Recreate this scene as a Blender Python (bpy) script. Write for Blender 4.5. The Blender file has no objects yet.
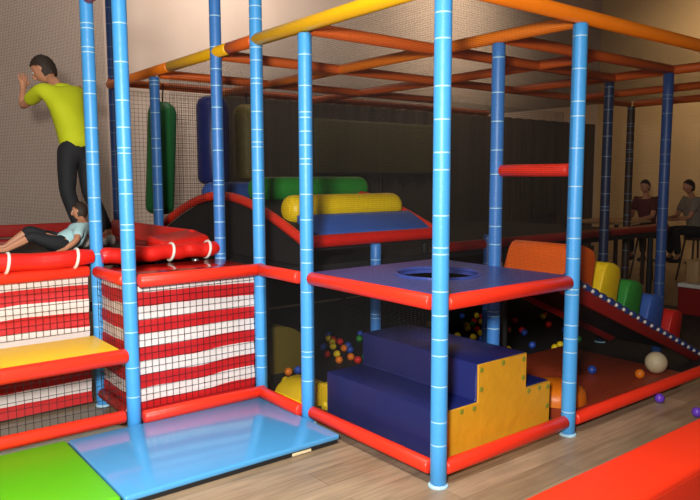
import bpy, bmesh, math, random
from mathutils import Vector, Matrix, Euler
random.seed(7)
C = bpy.context.scene.collection
sc = bpy.context.scene
PI = math.pi
M = 1.244            # one module of the climbing frame

# ------------------------------------------------------------------ materials
def lin(h):
    h = h.lstrip('#'); o = []
    for i in (0, 2, 4):
        c = int(h[i:i+2], 16) / 255
        o.append(c / 12.92 if c <= .04045 else ((c + .055) / 1.055) ** 2.4)
    return (*o, 1)

def base_mat(name):
    m = bpy.data.materials.new(name); m.use_nodes = True
    nt = m.node_tree
    return m, nt, nt.nodes['Principled BSDF']

def mat(name, col, rough=.5, var=.06, scale=6., bump=.0, bscale=40., metal=0., coat=0., spec=.5):
    m, nt, b = base_mat(name)
    b.inputs['Roughness'].default_value = rough
    b.inputs['Metallic'].default_value = metal
    b.inputs['Coat Weight'].default_value = coat
    b.inputs['Specular IOR Level'].default_value = spec
    tc = nt.nodes.new('ShaderNodeTexCoord')
    n = nt.nodes.new('ShaderNodeTexNoise'); n.inputs['Scale'].default_value = scale
    n.inputs['Detail'].default_value = 3
    nt.links.new(tc.outputs['Object'], n.inputs['Vector'])
    mx = nt.nodes.new('ShaderNodeMix'); mx.data_type = 'RGBA'
    c = lin(col)
    mx.inputs[6].default_value = (*[x * (1 - var) for x in c[:3]], 1)
    mx.inputs[7].default_value = (*[min(1, x * (1 + var)) for x in c[:3]], 1)
    nt.links.new(n.outputs['Fac'], mx.inputs[0])
    nt.links.new(mx.outputs[2], b.inputs['Base Color'])
    if bump:
        n2 = nt.nodes.new('ShaderNodeTexNoise'); n2.inputs['Scale'].default_value = bscale
        nt.links.new(tc.outputs['Object'], n2.inputs['Vector'])
        bp = nt.nodes.new('ShaderNodeBump'); bp.inputs['Strength'].default_value = bump
        bp.inputs['Distance'].default_value = .01
        nt.links.new(n2.outputs['Fac'], bp.inputs['Height'])
        nt.links.new(bp.outputs['Normal'], b.inputs['Normal'])
    return m

def mat_stripes(name, red, white, bands):
    m, nt, b = base_mat(name); b.inputs['Roughness'].default_value = .55
    N, L = nt.nodes, nt.links
    tc = N.new('ShaderNodeTexCoord'); sp = N.new('ShaderNodeSeparateXYZ'); L.new(tc.outputs['Generated'], sp.inputs[0])
    no = N.new('ShaderNodeTexNoise'); no.inputs['Scale'].default_value = 1.6; no.inputs['Detail'].default_value = 2
    L.new(tc.outputs['Object'], no.inputs['Vector'])
    a = N.new('ShaderNodeMath'); a.operation = 'MULTIPLY'; a.inputs[1].default_value = bands; L.new(sp.outputs[2], a.inputs[0])
    d = N.new('ShaderNodeMath'); d.operation = 'MULTIPLY_ADD'; d.inputs[1].default_value = .3; d.inputs[2].default_value = -.17
    L.new(no.outputs['Fac'], d.inputs[0])
    s = N.new('ShaderNodeMath'); s.operation = 'ADD'; L.new(a.outputs[0], s.inputs[0]); L.new(d.outputs[0], s.inputs[1])
    f = N.new('ShaderNodeMath'); f.operation = 'FRACT'; L.new(s.outputs[0], f.inputs[0])
    g = N.new('ShaderNodeMath'); g.operation = 'GREATER_THAN'; g.inputs[1].default_value = .52; L.new(f.outputs[0], g.inputs[0])
    mx = N.new('ShaderNodeMix'); mx.data_type = 'RGBA'; mx.inputs[6].default_value = lin(red); mx.inputs[7].default_value = lin(white)
    L.new(g.outputs[0], mx.inputs[0]); L.new(mx.outputs[2], b.inputs['Base Color'])
    return m

def mat_planks():
    m, nt, b = base_mat('wood_laminate'); N, L = nt.nodes, nt.links
    b.inputs['Roughness'].default_value = .42
    tc = N.new('ShaderNodeTexCoord'); mp = N.new('ShaderNodeMapping'); L.new(tc.outputs['Object'], mp.inputs[0])
    mp.inputs['Rotation'].default_value = (0, 0, math.radians(0))
    br = N.new('ShaderNodeTexBrick'); L.new(mp.outputs[0], br.inputs['Vector'])
    br.offset = .37
    br.inputs['Scale'].default_value = 1; br.inputs['Brick Width'].default_value = 1.25; br.inputs['Row Height'].default_value = .19
    br.inputs['Mortar Size'].default_value = .0022; br.inputs['Mortar Smooth'].default_value = .4
    br.inputs['Color1'].default_value = lin('#9f8a70'); br.inputs['Color2'].default_value = lin('#8a755c'); br.inputs['Mortar'].default_value = lin('#6e563e')
    m2 = N.new('ShaderNodeMapping'); m2.inputs['Scale'].default_value = (1.6, 22, 1); L.new(tc.outputs['Object'], m2.inputs[0])
    n = N.new('ShaderNodeTexNoise'); n.inputs['Scale'].default_value = 1.4; n.inputs['Detail'].default_value = 6; n.inputs['Distortion'].default_value = .7
    L.new(m2.outputs[0], n.inputs['Vector'])
    n3 = N.new('ShaderNodeTexNoise'); n3.inputs['Scale'].default_value = 2.2; n3.inputs['Detail'].default_value = 3; L.new(tc.outputs['Object'], n3.inputs['Vector'])
    rp = N.new('ShaderNodeMapRange'); rp.inputs[1].default_value = .3; rp.inputs[2].default_value = .7; rp.inputs[3].default_value = .74; rp.inputs[4].default_value = 1.16
    L.new(n.outputs['Fac'], rp.inputs[0])
    r3 = N.new('ShaderNodeMapRange'); r3.inputs[1].default_value = .3; r3.inputs[2].default_value = .7; r3.inputs[3].default_value = .85; r3.inputs[4].default_value = 1.1
    L.new(n3.outputs['Fac'], r3.inputs[0])
    mu0 = N.new('ShaderNodeMath'); mu0.operation = 'MULTIPLY'; L.new(rp.outputs[0], mu0.inputs[0]); L.new(r3.outputs[0], mu0.inputs[1])
    mu = N.new('ShaderNodeVectorMath'); mu.operation = 'SCALE'; L.new(br.outputs['Color'], mu.inputs[0]); L.new(mu0.outputs[0], mu.inputs['Scale'])
    L.new(mu.outputs[0], b.inputs['Base Color'])
    return m

def mat_plaster(name, col, var=.1):
    m = mat(name, col, .9, var, 1.1, .25, 9, spec=.15)
    return m

MT = dict(
    blue=mat('blue_foam', '#46a0e6', .42, .05, 9, .15, 30),
    tape=mat('pale_tape', '#a9d6ee', .4, .03),
    yellow=mat('yellow_foam', '#f2b70e', .42, .06, 7, .15, 30),
    orange=mat('orange_foam', '#ee7c12', .42, .08, 6, .15, 30),
    rust=mat('rust_foam', '#d65f1a', .45, .1, 6, .15, 30),
    red=mat('red_foam', '#e8321a', .4, .06, 6, .2, 26),
    redpad=mat('red_vinyl', '#d61f16', .38, .08, 4, .3, 12),
    redmat=mat('red_mat_vinyl', '#f03414', .45, .04, 3, .25, 10),
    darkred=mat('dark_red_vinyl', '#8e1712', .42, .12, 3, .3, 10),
    bluemat=mat('sky_blue_vinyl', '#4a97cf', .16, .05, 3, .06, 5, coat=.35),
    bluedeck=mat('deck_blue_vinyl', '#3c4fa0', .3, .06, 3, .1, 8),
    navy=mat('navy_vinyl', '#1e286e', .38, .08, 3, .2, 9),
    midblue=mat('mid_blue_vinyl', '#3a63b8', .4, .06, 4, .15, 10),
    green=mat('green_vinyl', '#57b314', .4, .05, 4, .15, 10),
    leaf=mat('leaf_green_vinyl', '#2f8f35', .4, .06, 4, .15, 10),
    darkgreen=mat('bottle_green_vinyl', '#1f6a36', .45, .1, 4, .15, 10),
    yel=mat('yellow_vinyl', '#f0cc16', .4, .06, 4, .15, 10),
    ochre=mat('ochre_canvas', '#dca01c', .6, .1, 9, .5, 14),
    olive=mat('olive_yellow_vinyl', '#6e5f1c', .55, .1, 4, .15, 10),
    darkolive=mat('dark_olive_vinyl', '#453d1c', .6, .12, 2, .15, 6),
    navyblue=mat('strong_blue_vinyl', '#2a4590', .4, .08, 5, .15, 12),
    orangepad=mat('orange_vinyl', '#ee6414', .42, .05, 4, .15, 10),
    glossred=mat('glossy_dark_red_vinyl', '#9c1610', .16, .08, 3, .08, 6, coat=.4),
    eyelet=mat('green_brass_eyelet', '#8a8f2a', .4, .1, 8),
    white=mat('white_plastic', '#e6e2da', .4, .03),
    cream=mat('cream_ball_rubber', '#d9c9a2', .45, .05, 12, .1, 20),
    black=mat('black_mesh_fabric', '#141416', .7, .1, 8),
    net=mat('black_net_cord', '#0b0a09', .75, .1, 8),
    tannet=mat('dark_grey_net_cord', '#1c1917', .75, .1, 8),
    skin=mat('skin', '#c28766', .55, .06, 12),
    hair=mat('dark_brown_hair', '#2c1d14', .65, .2, 60, .6, 90),
    lime=mat('lime_shirt_cotton', '#c3cf12', .8, .06, 7, .35, 12),
    trouser=mat('black_trouser_cotton', '#17191d', .8, .12, 7, .3, 14),
    paleblue=mat('pale_blue_cotton', '#a9cfd4', .8, .06, 9, .3, 14),
    grey=mat('grey_cotton', '#8b8073', .85, .08, 9, .3, 14),
    maroon=mat('maroon_cotton', '#5a2420', .85, .1, 9, .3, 14),
    shoe=mat('grey_shoe', '#a8a39c', .6, .1, 20),
    greymat=mat('grey_rubber', '#8d8f86', .7, .08, 8, .1, 30),
    pitmat=mat('dull_orange_vinyl', '#a03c1e', .5, .12, 3, .2, 8),
    shadefoam=mat('shaded_blue_foam', '#3f7fcb', .42, .08, 9, .15, 30),  # blue foam darkened in colour to stand in for shade further back
    deepshadefoam=mat('deep_shaded_blue_foam', '#294a86', .45, .1, 9, .15, 30),  # same blue foam, darkened more: shade deep in the cage put into colour
    inkshadefoam=mat('darkest_shaded_blue_foam', '#1c2a49', .45, .1, 9, .15, 30),  # darkest copy of the blue foam, its shade is in the colour
    shadetape=mat('shaded_pale_tape', '#6f86a8', .45, .05),  # pale tape dulled in colour to go with the shaded sleeves
    tan=mat('tan_vinyl', '#b48f62', .5, .06, 5, .2, 10),
    wood=mat('dark_wood', '#3a2417', .5, .2, 5),
    curtain=mat('dark_brown_drape', '#3a2d22', .9, .12, 3, .2, 8),
    wall=mat_plaster('beige_plaster', '#b5a296'),
    amber=mat_plaster('warm_plaster', '#c4a57c'),
    ceil=mat_plaster('ceiling_paint', '#8d8378'),
    dado=mat_plaster('brown_wall_paint', '#453a2f'),
    floor=mat_planks(),
    stripes=mat_stripes('red_white_striped_tarpaulin', '#c0151a', '#d9d0cd', 5),
    bolt=mat('steel', '#b9b9bb', .35, .05, 8, metal=.8),
)

# ------------------------------------------------------------------ object helpers
def obj(name, bm, m, parent=None, smooth=True, angle=40):
    me = bpy.data.meshes.new(name); bm.normal_update(); bm.to_mesh(me); bm.free()
    for x in (m if isinstance(m, (list, tuple)) else [m]): me.materials.append(MT[x] if isinstance(x, str) else x)
    if smooth:
        for p in me.polygons: p.use_smooth = True
        try: me.set_sharp_from_angle(angle=math.radians(angle))
        except Exception: pass
    o = bpy.data.objects.new(name, me); C.objects.link(o)
    if parent: o.parent = parent
    return o

def tag(o, label, cat, group=None, kind=None):
    o['label'] = label; o['category'] = cat
    if group: o['group'] = group
    if kind: o['kind'] = kind
    return o

def thing(name, label, cat, loc=(0, 0, 0), rotz=0, group=None):
    o = bpy.data.objects.new(name, None); C.objects.link(o); o.empty_display_size = .1
    o.location = loc; o.rotation_euler = (0, 0, rotz)
    return tag(o, label, cat, group)

def struct(name, bm, m, label=None, cat=None):
    o = obj(name, bm, m, smooth=False); o['kind'] = 'structure'
    if label: o['label'] = label; o['category'] = cat
    return o

def box(bm, a, b, bev=0., seg=3, mi=0):
    a, b = Vector(a), Vector(b)
    r = bmesh.ops.create_cube(bm, size=1)
    vs = r['verts']
    bmesh.ops.scale(bm, vec=(b - a), verts=vs); bmesh.ops.translate(bm, vec=(a + b) / 2, verts=vs)
    fs = set(f for v in vs for f in v.link_faces)
    for f in fs: f.material_index = mi
    if bev:
        es = list(set(e for v in vs for e in v.link_edges))
        rr = bmesh.ops.bevel(bm, geom=es, offset=bev, segments=seg, profile=.5, affect='EDGES')
        for f in rr['faces']: f.material_index = mi

def frame(p0, p1):
    z = (p1 - p0).normalized()
    x = z.orthogonal().normalized() if abs(z.z) < .99 else Vector((1, 0, 0))
    y = z.cross(x).normalized(); x = y.cross(z).normalized()
    return x, y, z

def lathe(bm, p0, p1, prof, seg=18, closed=True):
    """prof: list of (distance along, radius, material index of the strip that follows)"""
    p0, p1 = Vector(p0), Vector(p1); x, y, z = frame(p0, p1); rings = []
    for d, r, mi in prof:
        rings.append([bm.verts.new(p0 + z * d + (x * math.cos(2*PI*k/seg) + y * math.sin(2*PI*k/seg)) * r) for k in range(seg)])
    for i in range(len(rings) - 1):
        for k in range(seg):
            f = bm.faces.new((rings[i][k], rings[i][(k+1) % seg], rings[i+1][(k+1) % seg], rings[i+1][k])); f.material_index = prof[i][2]
    if closed:
        f = bm.faces.new(rings[0][::-1]); f.material_index = prof[0][2]
        f = bm.faces.new(rings[-1]); f.material_index = prof[-2][2]

def foam(bm, p0, p1, r, rnd=.012, seams=None, seg=18):
    p0, p1 = Vector(p0), Vector(p1); Ln = (p1 - p0).length
    pr = [(0, r * .55, 0), (rnd * .3, r * .85, 0), (rnd, r, 0)]
    for s in (seams or []):
        if rnd + .02 < s < Ln - rnd - .02:
            pr += [(s - .0045, r, 0), (s - .0035, r - .0015, 1), (s + .0035, r - .0015, 1), (s + .0045, r, 0)]
    pr += [(Ln - rnd, r, 0), (Ln - rnd * .3, r * .85, 0), (Ln, r * .55, 0)]
    lathe(bm, p0, p1, pr, seg)

def sweep(bm, pts, r, seg=10, cap=True, mi=0):
    pts = [Vector(p) for p in pts]; rings = []
    n = len(pts); up = None
    for i, p in enumerate(pts):
        t = (pts[min(i+1, n-1)] - pts[max(i-1, 0)]).normalized()
        if up is None: up = t.orthogonal().normalized()
        up = (up - t * up.dot(t)).normalized(); s = t.cross(up)
        rr = r[i] if isinstance(r, (list, tuple)) else r
        rings.append([bm.verts.new(p + (up * math.cos(2*PI*k/seg) + s * math.sin(2*PI*k/seg)) * rr) for k in range(seg)])
    for i in range(n - 1):
        for k in range(seg):
            f = bm.faces.new((rings[i][k], rings[i][(k+1) % seg], rings[i+1][(k+1) % seg], rings[i+1][k])); f.material_index = mi
    if cap: bm.faces.new(rings[0][::-1]); bm.faces.new(rings[-1])

def sphere(bm, c, r, u=16, v=10, sc_=(1, 1, 1), mi=0):
    res = bmesh.ops.create_uvsphere(bm, u_segments=u, v_segments=v, radius=r)
    bmesh.ops.scale(bm, vec=sc_, verts=res['verts']); bmesh.ops.translate(bm, vec=c, verts=res['verts'])
    for vv in res['verts']:
        for f in vv.link_faces: f.material_index = mi

def prism(bm, poly, ext, bev=0., seg=3):
    """poly: 3-D outline, extruded by ext"""
    vs = [bm.verts.new(p) for p in poly]; f = bm.faces.new(vs)
    r = bmesh.ops.extrude_face_region(bm, geom=[f])
    nv = [g for g in r['geom'] if isinstance(g, bmesh.types.BMVert)]
    bmesh.ops.translate(bm, vec=ext, verts=nv)
    bmesh.ops.recalc_face_normals(bm, faces=bm.faces)
    if bev: bmesh.ops.bevel(bm, geom=list(bm.edges), offset=bev, segments=seg, profile=.5, affect='EDGES')

def net_bm(o, u, v, w, h, pitch=.046, t=.0024):
    """knotted square net: cords running both ways, real round-ish cords"""
    bm = bmesh.new(); o, u, v = Vector(o), Vector(u).normalized(), Vector(v).normalized(); n = u.cross(v).normalized()
    def cord(a, b, s):
        d = (b - a).normalized(); q = d.cross(n)
        A = [bm.verts.new(a + e) for e in (q*s, n*s, -q*s, -n*s)]
        B = [bm.verts.new(b + e) for e in (q*s, n*s, -q*s, -n*s)]
        for k in range(4): bm.faces.new((A[k], A[(k+1) % 4], B[(k+1) % 4], B[k]))
    nu = max(1, round(w / pitch)); nv = max(1, round(h / pitch))
    for i in range(nu + 1):
        cord(o + u * (w * i / nu), o + u * (w * i / nu) + v * h, t * .7)
    for j in range(nv + 1):
        cord(o + v * (h * j / nv), o + v * (h * j / nv) + u * w, t * .7)
    return bm

def net(label, o, u, v, w, h, pitch=.014, t=.0008, m='net', group=None):
    return tag(obj('safety_net', net_bm(o, u, v, w, h, pitch, t), m, smooth=False), label, 'net', group)

# ------------------------------------------------------------------ the room
bm = bmesh.new(); box(bm, (-7, -5, -.1), (11.5, 6.4, 0)); struct('floor', bm, 'floor')
bm = bmesh.new(); box(bm, (-7, 6.3, 0), (11.6, 6.45, 6.2)); struct('wall_back', bm, 'wall')
bm = bmesh.new(); box(bm, (11.5, -5, 0), (11.65, 6.3, 6.2)); struct('wall_right', bm, 'amber')
bm = bmesh.new(); box(bm, (-7.15, -5, 0), (-7, 6.3, 6.2)); struct('wall_left', bm, 'wall')
bm = bmesh.new(); box(bm, (-7.15, -5, 6.2), (11.65, 6.45, 6.35)); struct('ceiling', bm, 'ceil')
bm = bmesh.new(); box(bm, (-7, 6.28, 0), (11.5, 6.3, .12)); struct('baseboard_back', bm, 'dado')

bm = bmesh.new(); n = 260; fr, bk = [], []
for i in range(n+1):
    x = 2.0 + 9.2*i/n; y = 6.2 - .035*math.sin(x*17 + .7*math.sin(x*3)) - .015*math.sin(x*41)
    fr.append([bm.verts.new((x, y, z)) for z in (.03, 2.85)]); bk.append([bm.verts.new((x, y+.012, z)) for z in (.03, 2.85)])
for i in range(n):
    bm.faces.new((fr[i][0], fr[i+1][0], fr[i+1][1], fr[i][1])); bm.faces.new((bk[i+1][0], bk[i][0], bk[i][1], bk[i+1][1]))
    bm.faces.new((fr[i][1], fr[i+1][1], bk[i+1][1], bk[i][1])); bm.faces.new((bk[i][0], bk[i+1][0], fr[i+1][0], fr[i][0]))
tag(obj('drape', bm, 'curtain', angle=80), 'long dark brown drape hanging along the back wall behind the cage', 'curtain')

# ------------------------------------------------------------------ posts
R_ = .0465
def seams(Ln, seed):
    rr = random.Random(seed); s, o = .06, []
    while s < Ln:
        s += rr.choice((.09, .13, .17, .2, .24)); o.append(s)
        if rr.random() < .15: s += .035; o.append(s)
    return o

def post(x, y, top, label, r=R_, m='blue', z0=0, plate=True):
    t = thing('foam_post', label, 'post', (x, y, z0), 0, 'padded posts of the climbing frame')
    bm = bmesh.new(); foam(bm, (0, 0, .012), (0, 0, top - z0), r, seams=seams(top, x * 31 + y * 7 + 3))
    obj('foam_sleeve', bm, [m, 'shadetape' if m in ('deepshadefoam', 'inkshadefoam', 'wood') else 'tape'], t)
    if plate:
        bm = bmesh.new(); lathe(bm, (0, 0, 0), (0, 0, .02), [(0, r * 1.22, 0), (.008, r * 1.22, 0), (.014, r * 1.08, 0)])
        obj('base_plate', bm, 'tape', t)
    return t
ZT = 2.67
post(.008, 0, ZT + .25, 'nearest, thickest bright blue foam post at the outer corner of the holed deck')
post(M - .02, 0, ZT - .02, 'blue foam post at the right corner of the deck, end of the short red rung')
post(0, M, ZT - .03, 'blue foam post ending under the yellow beam, at the left corner of the holed deck')
post(0, 1.866, 3.9, 'tall pale blue foam post at the right edge of the striped sheet')
post(0, 2.489, 3.9, 'tall blue foam post at the right end of the tied red roll', m='shadefoam')
post(0, 3.73, ZT - .03, 'thin-looking blue foam post in front of the hanging green bag', m='shadefoam')
post(.05, 4.98, 3.9, 'shade-darkened blue foam post seen in the gap between the two tall front left posts', m='deepshadefoam')
post(-.995, 1.866, 3.9, 'tall blue foam post at the left edge of the striped sheet')
post(-.985, 2.53, 3.9, 'tall blue foam post rising behind the yellow step, nearest the standing person')
post(M, .66, ZT - .04, 'blue foam post at the far end of the short red rung, behind the nearest post', m='shadefoam')
post(3.63, .66, ZT - .03, 'shade-darkened blue foam post rising behind the coloured ramp blocks', m='deepshadefoam')
post(3.68, M + .04, ZT - .03, 'dark shaded foam post in the cage, left of the one behind the ramp blocks', m='inkshadefoam')
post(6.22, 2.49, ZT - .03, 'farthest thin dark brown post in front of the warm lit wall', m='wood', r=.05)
post(1.145, 1.87, 1.14, 'short blue foam post under the deck, above the navy steps', m='shadefoam')
post(2.595, 1.87, 1.14, 'short shade-darkened blue foam post just left of the post at the far rung end', m='deepshadefoam')

# ------------------------------------------------------------------ beams
def beam(p0, p1, m, label, r=.044, sm=None, name='foam_beam'):
    bm = bmesh.new(); p0, p1 = Vector(p0), Vector(p1); c = (p0 + p1) / 2
    foam(bm, p0 - c, p1 - c, r, seams=sm)
    o = obj(name, bm, [m, m], None); o.location = c
    return tag(o, label, 'beam', 'padded beams of the climbing frame')
# top level
beam((0, .03, ZT + .02), (0, 1.89, ZT + .02), 'yellow', 'bright yellow top beam between the nearest post and the tall post by the striped sheet', .046)
beam((0, 1.9, ZT + .02), (0, 2.28, ZT + .02), 'rust', 'short rust-orange piece of top beam just left of the bright yellow one', .045)
beam((0, 2.29, ZT + .02), (0, 3.38, ZT + .02), 'yellow', 'yellow top beam piece crossing the tall post behind the striped corner', .045)
beam((0, 3.39, ZT + .02), (0, 4.93, ZT + .02), 'orange', 'orange top beam piece running back to the left above the green bag', .045)
beam((.04, 0, ZT + .02), (6.3, 0, ZT + .02), 'orange', 'long bright orange top beam running right from the nearest post', .046)
beam((M, .05, ZT), (M, 4.95, ZT), 'orange', 'orange top beam running back left behind the nearest post, over the rung post', .042)
beam((.05, M, ZT), (3.68, M, ZT - .01), 'rust', 'rust-orange top beam running right from the post under the yellow beam', .042)
beam((M + .05, .66, ZT), (3.66, .66, ZT), 'rust', 'rust-orange top beam ending at the dark post behind the ramp blocks', .042)
beam((3.7, .05, ZT), (3.7, 2.5, ZT + .0), 'rust', 'rust-orange cross beam over the dark post behind the ramp blocks', .042)
beam((.05, 2.49, ZT), (6.17, 2.49, ZT), 'rust', 'dim rust top beam deep in the cage reaching the farthest brown post', .042)
beam((.05, 3.73, ZT), (3.7, 3.73, ZT), 'rust', 'dim rust top beam in front of the hanging bags', .042)
beam((.0, 4.98, ZT + .06), (6.2, 4.98, ZT + .06), 'rust', 'dim orange rear top beam carrying the hanging bags', .042)
beam((2.49, .7, ZT), (2.49, 4.95, ZT), 'rust', 'dim rust cross beam midway along the cage roof', .042)
beam((4.98, .05, ZT), (4.98, 2.45, ZT), 'rust', 'rust cross beam at the far right of the cage roof', .042)
beam((6.22, .05, ZT), (6.22, 2.45, ZT), 'rust', 'brown-red cross beam in front of the warm lit wall', .045)
beam((-.99, 1.92, 2.96), (-.99, 2.475, 2.96), 'red', 'short red top beam between the two tall front left posts', .044)
# deck level
ZP = 1.022
beam((0, .05, ZP), (0, M - .045, ZP), 'red', 'red deck edge beam on the left side of the holed deck', .044)
beam((-.04, M + .03, ZP), (-.04, 1.80, ZP), 'red', 'short red deck-height beam between the left deck post and the striped sheet post', .044)
beam((.05, 0, ZP), (M - .06, 0, ZP), 'red', 'red deck edge beam on the right side of the holed deck', .044)
beam((-.955, 1.815, ZP), (.0, 1.815, ZP), 'red', 'red beam along the top of the striped sheet beside the blue floor mat', .045)
beam((-1.005, 1.92, ZP), (-1.005, 2.47, ZP), 'red', 'short red beam between the two tall front left posts at deck height', .042)
beam((-3.6, 2.49, ZP + .005), (-1.06, 2.49, ZP + .005), 'red', 'red beam along the top of the striped sheet behind the yellow step', .042)
beam((M, .06, 1.742), (M, .62, 1.742), 'red', 'short red rung between two blue posts above the holed deck', .042)
# floor level
ZR = .093
beam((0, .05, ZR), (0, M - .045, ZR), 'red', 'red floor rail in front of the navy steps', .043)
beam((-.04, M + .03, ZR), (-.04, 1.80, ZR), 'red', 'red floor rail at the far right end of the sky blue mat', .043)
beam((.05, 0, ZR), (M - .055, 0, ZR), 'red', 'red floor rail below the ochre face of the steps', .043)
beam((M + .045, 0, ZR), (6.3, 0, ZR), 'red', 'long red floor rail running right past the cream ball', .043)
beam((-.955, 1.815, ZR + .005), (.0, 1.815, ZR + .0), 'red', 'red floor rail under the striped sheet beside the sky blue mat', .043)
beam((-3.6, 1.866, ZR + .02), (-1.055, 1.866, ZR + .02), 'red', 'red floor rail under the yellow step beside the green mat', .043)
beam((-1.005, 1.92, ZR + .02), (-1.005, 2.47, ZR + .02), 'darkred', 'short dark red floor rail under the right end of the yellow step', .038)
t = thing('rubber_mat', 'grey rubber mat on the floor in the shade under the yellow step', 'mat', (-2.3, 2.2, 0))
bm = bmesh.new(); box(bm, (-1.3, -.28, 0), (1.25, .3, .012), .003, 1); obj('mat_pad', bm, 'greymat', t)

# ------------------------------------------------------------------ holed deck
t = thing('climbing_deck', 'dark blue padded square deck with a round hole, edged by red beams', 'platform', (M/2, M/2, ZP))
bm = bmesh.new(); n = 64; rh = .27; S = M/2 - .03; h0, h1 = .008, .04
def sq(k):
    a = 2*PI*k/n; c, s = math.cos(a), math.sin(a); q = S / max(abs(c), abs(s)); return c*q, s*q
ri, ro, bi, bo = [], [], [], []
for k in range(n):
    a = 2*PI*k/n; x, y = sq(k)
    ri.append(bm.verts.new((rh*math.cos(a), rh*math.sin(a), h1))); ro.append(bm.verts.new((x, y, h1)))
    bi.append(bm.verts.new((rh*math.cos(a), rh*math.sin(a), h0))); bo.append(bm.verts.new((x, y, h0)))
for k in range(n):
    j = (k+1) % n
    bm.faces.new((ri[k], ro[k], ro[j], ri[j])); bm.faces.new((bi[j], bo[j], bo[k], bi[k]))
    bm.faces.new((ri[j], bi[j], bi[k], ri[k])); bm.faces.new((ro[k], bo[k], bo[j], ro[j]))
obj('deck_pad', bm, 'bluedeck', t, angle=25)
bm = bmesh.new()
sweep(bm, [((rh+.008)*math.cos(2*PI*k/48), (rh+.008)*math.sin(2*PI*k/48), h1) for k in range(49)], .013, 10, cap=False)
obj('hole_collar', bm, 'bluedeck', t)

# ------------------------------------------------------------------ stepped block
t = thing('stepped_block', 'navy foam block of steps with an ochre side panel, under the holed deck', 'soft steps', (0, 0, 0))
pf = [(.12, .01), (.12, .36), (.44, .36), (.44, .59), (.905, .59), (.905, .36), (1.16, .36), (1.16, .01)]
bm = bmesh.new(); prism(bm, [(x, .112, z) for x, z in pf], (0, 1.08, 0), .012, 2); obj('step_body', bm, 'navy', t)
bm = bmesh.new(); prism(bm, [(x + (.004 if x < .5 else -.004), .1, max(z - .004, .03)) for x, z in pf], (0, .014, 0), .003, 1); spn = obj('side_panel', bm, 'ochre', t)
for x, z in ((.15, .33), (.3, .33), (.41, .325), (.15, .1), (.47, .55), (.67, .56), (.87, .55), (.47, .43), (.87, .43), (.93, .33), (1.04, .33), (1.13, .32), (1.13, .19)):
    bm = bmesh.new(); lathe(bm, (x, .104, z), (x, .09, z), [(0, .017, 0), (.006, .017, 0), (.0075, .009, 0)], 12); obj('eyelet', bm, 'eyelet', spn)

# ------------------------------------------------------------------ striped sheets with their nets
def sheet(name, label, o, u, w, z0, z1, sag, m='stripes'):
    bm = bmesh.new(); nx, nz = 44, 26; o, u = Vector(o), Vector(u).normalized(); nn = u.cross(Vector((0, 0, 1)))
    rr = random.Random(w * 9 + z0); ph = [rr.uniform(0, 6) for _ in range(6)]
    g = []
    for j in range(nz + 1):
        row = []
        for i in range(nx + 1):
            s, q = i / nx, j / nz
            d = sag * (math.sin(s*9+ph[0]+q*2) * .5 + math.sin(q*31+ph[1]) * .55 + math.sin(s*21+q*5+ph[2]) * .3)
            dz = .012 * math.sin(s*7+ph[3]+q*4)
            row.append(bm.verts.new(o + u * (w*s) + nn * d + Vector((0, 0, z0 + (z1-z0)*q + dz))))
        g.append(row)
    for j in range(nz):
        for i in range(nx): bm.faces.new((g[j][i], g[j][i+1], g[j+1][i+1], g[j+1][i]))
    r = bmesh.ops.extrude_face_region(bm, geom=list(bm.faces))
    bmesh.ops.translate(bm, vec=nn * -.004, verts=[v for v in r['geom'] if isinstance(v, bmesh.types.BMVert)])
    bmesh.ops.recalc_face_normals(bm, faces=bm.faces)
    return tag(obj(name, bm, m, angle=60), label, 'sheet', 'red and white striped sheets')
sheet('striped_sheet', 'red and white striped sheet between two posts beside the sky blue mat', (-.95, 1.89, 0), (1, 0, 0), .905, .1, 1.0, .009)
sheet('striped_sheet', 'red and white striped sheet behind and below the yellow step', (-3.6, 2.53, 0), (1, 0, 0), 2.54, .03, 1.0, .014)
sheet('striped_sheet', 'narrow red and white striped sheet turned sideways between the two tall front left posts', (-.985, 2.47, 0), (0, -1, 0), .55, .14, 1.0, .008)
net('black net in front of the striped sheet beside the sky blue mat', (-.955, 1.862, .14), (1, 0, 0), (0, 0, 1), .91, .85, .047, .0022)
net('black net in front of the striped sheet behind the yellow step', (-3.6, 2.497, .59), (1, 0, 0), (0, 0, 1), 2.54, .4, .047, .0022)
net('black net hanging below the yellow step down to the red floor rail', (-3.6, 1.866, .15), (1, 0, 0), (0, 0, 1), 2.54, .35, .047, .0026)
net('black net over the narrow sideways striped sheet', (-1.01, 1.92, .14), (0, 1, 0), (0, 0, 1), .55, .85, .047, .0022)

# ------------------------------------------------------------------ yellow step
t = thing('entry_step', 'yellow padded step with a red front roll, left of the striped sheet', 'step', (-2.3, 2.17, .5))
bm = bmesh.new(); box(bm, (-1.3, -.29, -.02), (1.25, .28, .062), .018); obj('step_pad', bm, 'yel', t)
bm = bmesh.new(); foam(bm, (-1.3, -.305, .022), (1.275, -.305, .022), .05, .02); obj('front_roll', bm, 'red', t)

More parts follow.
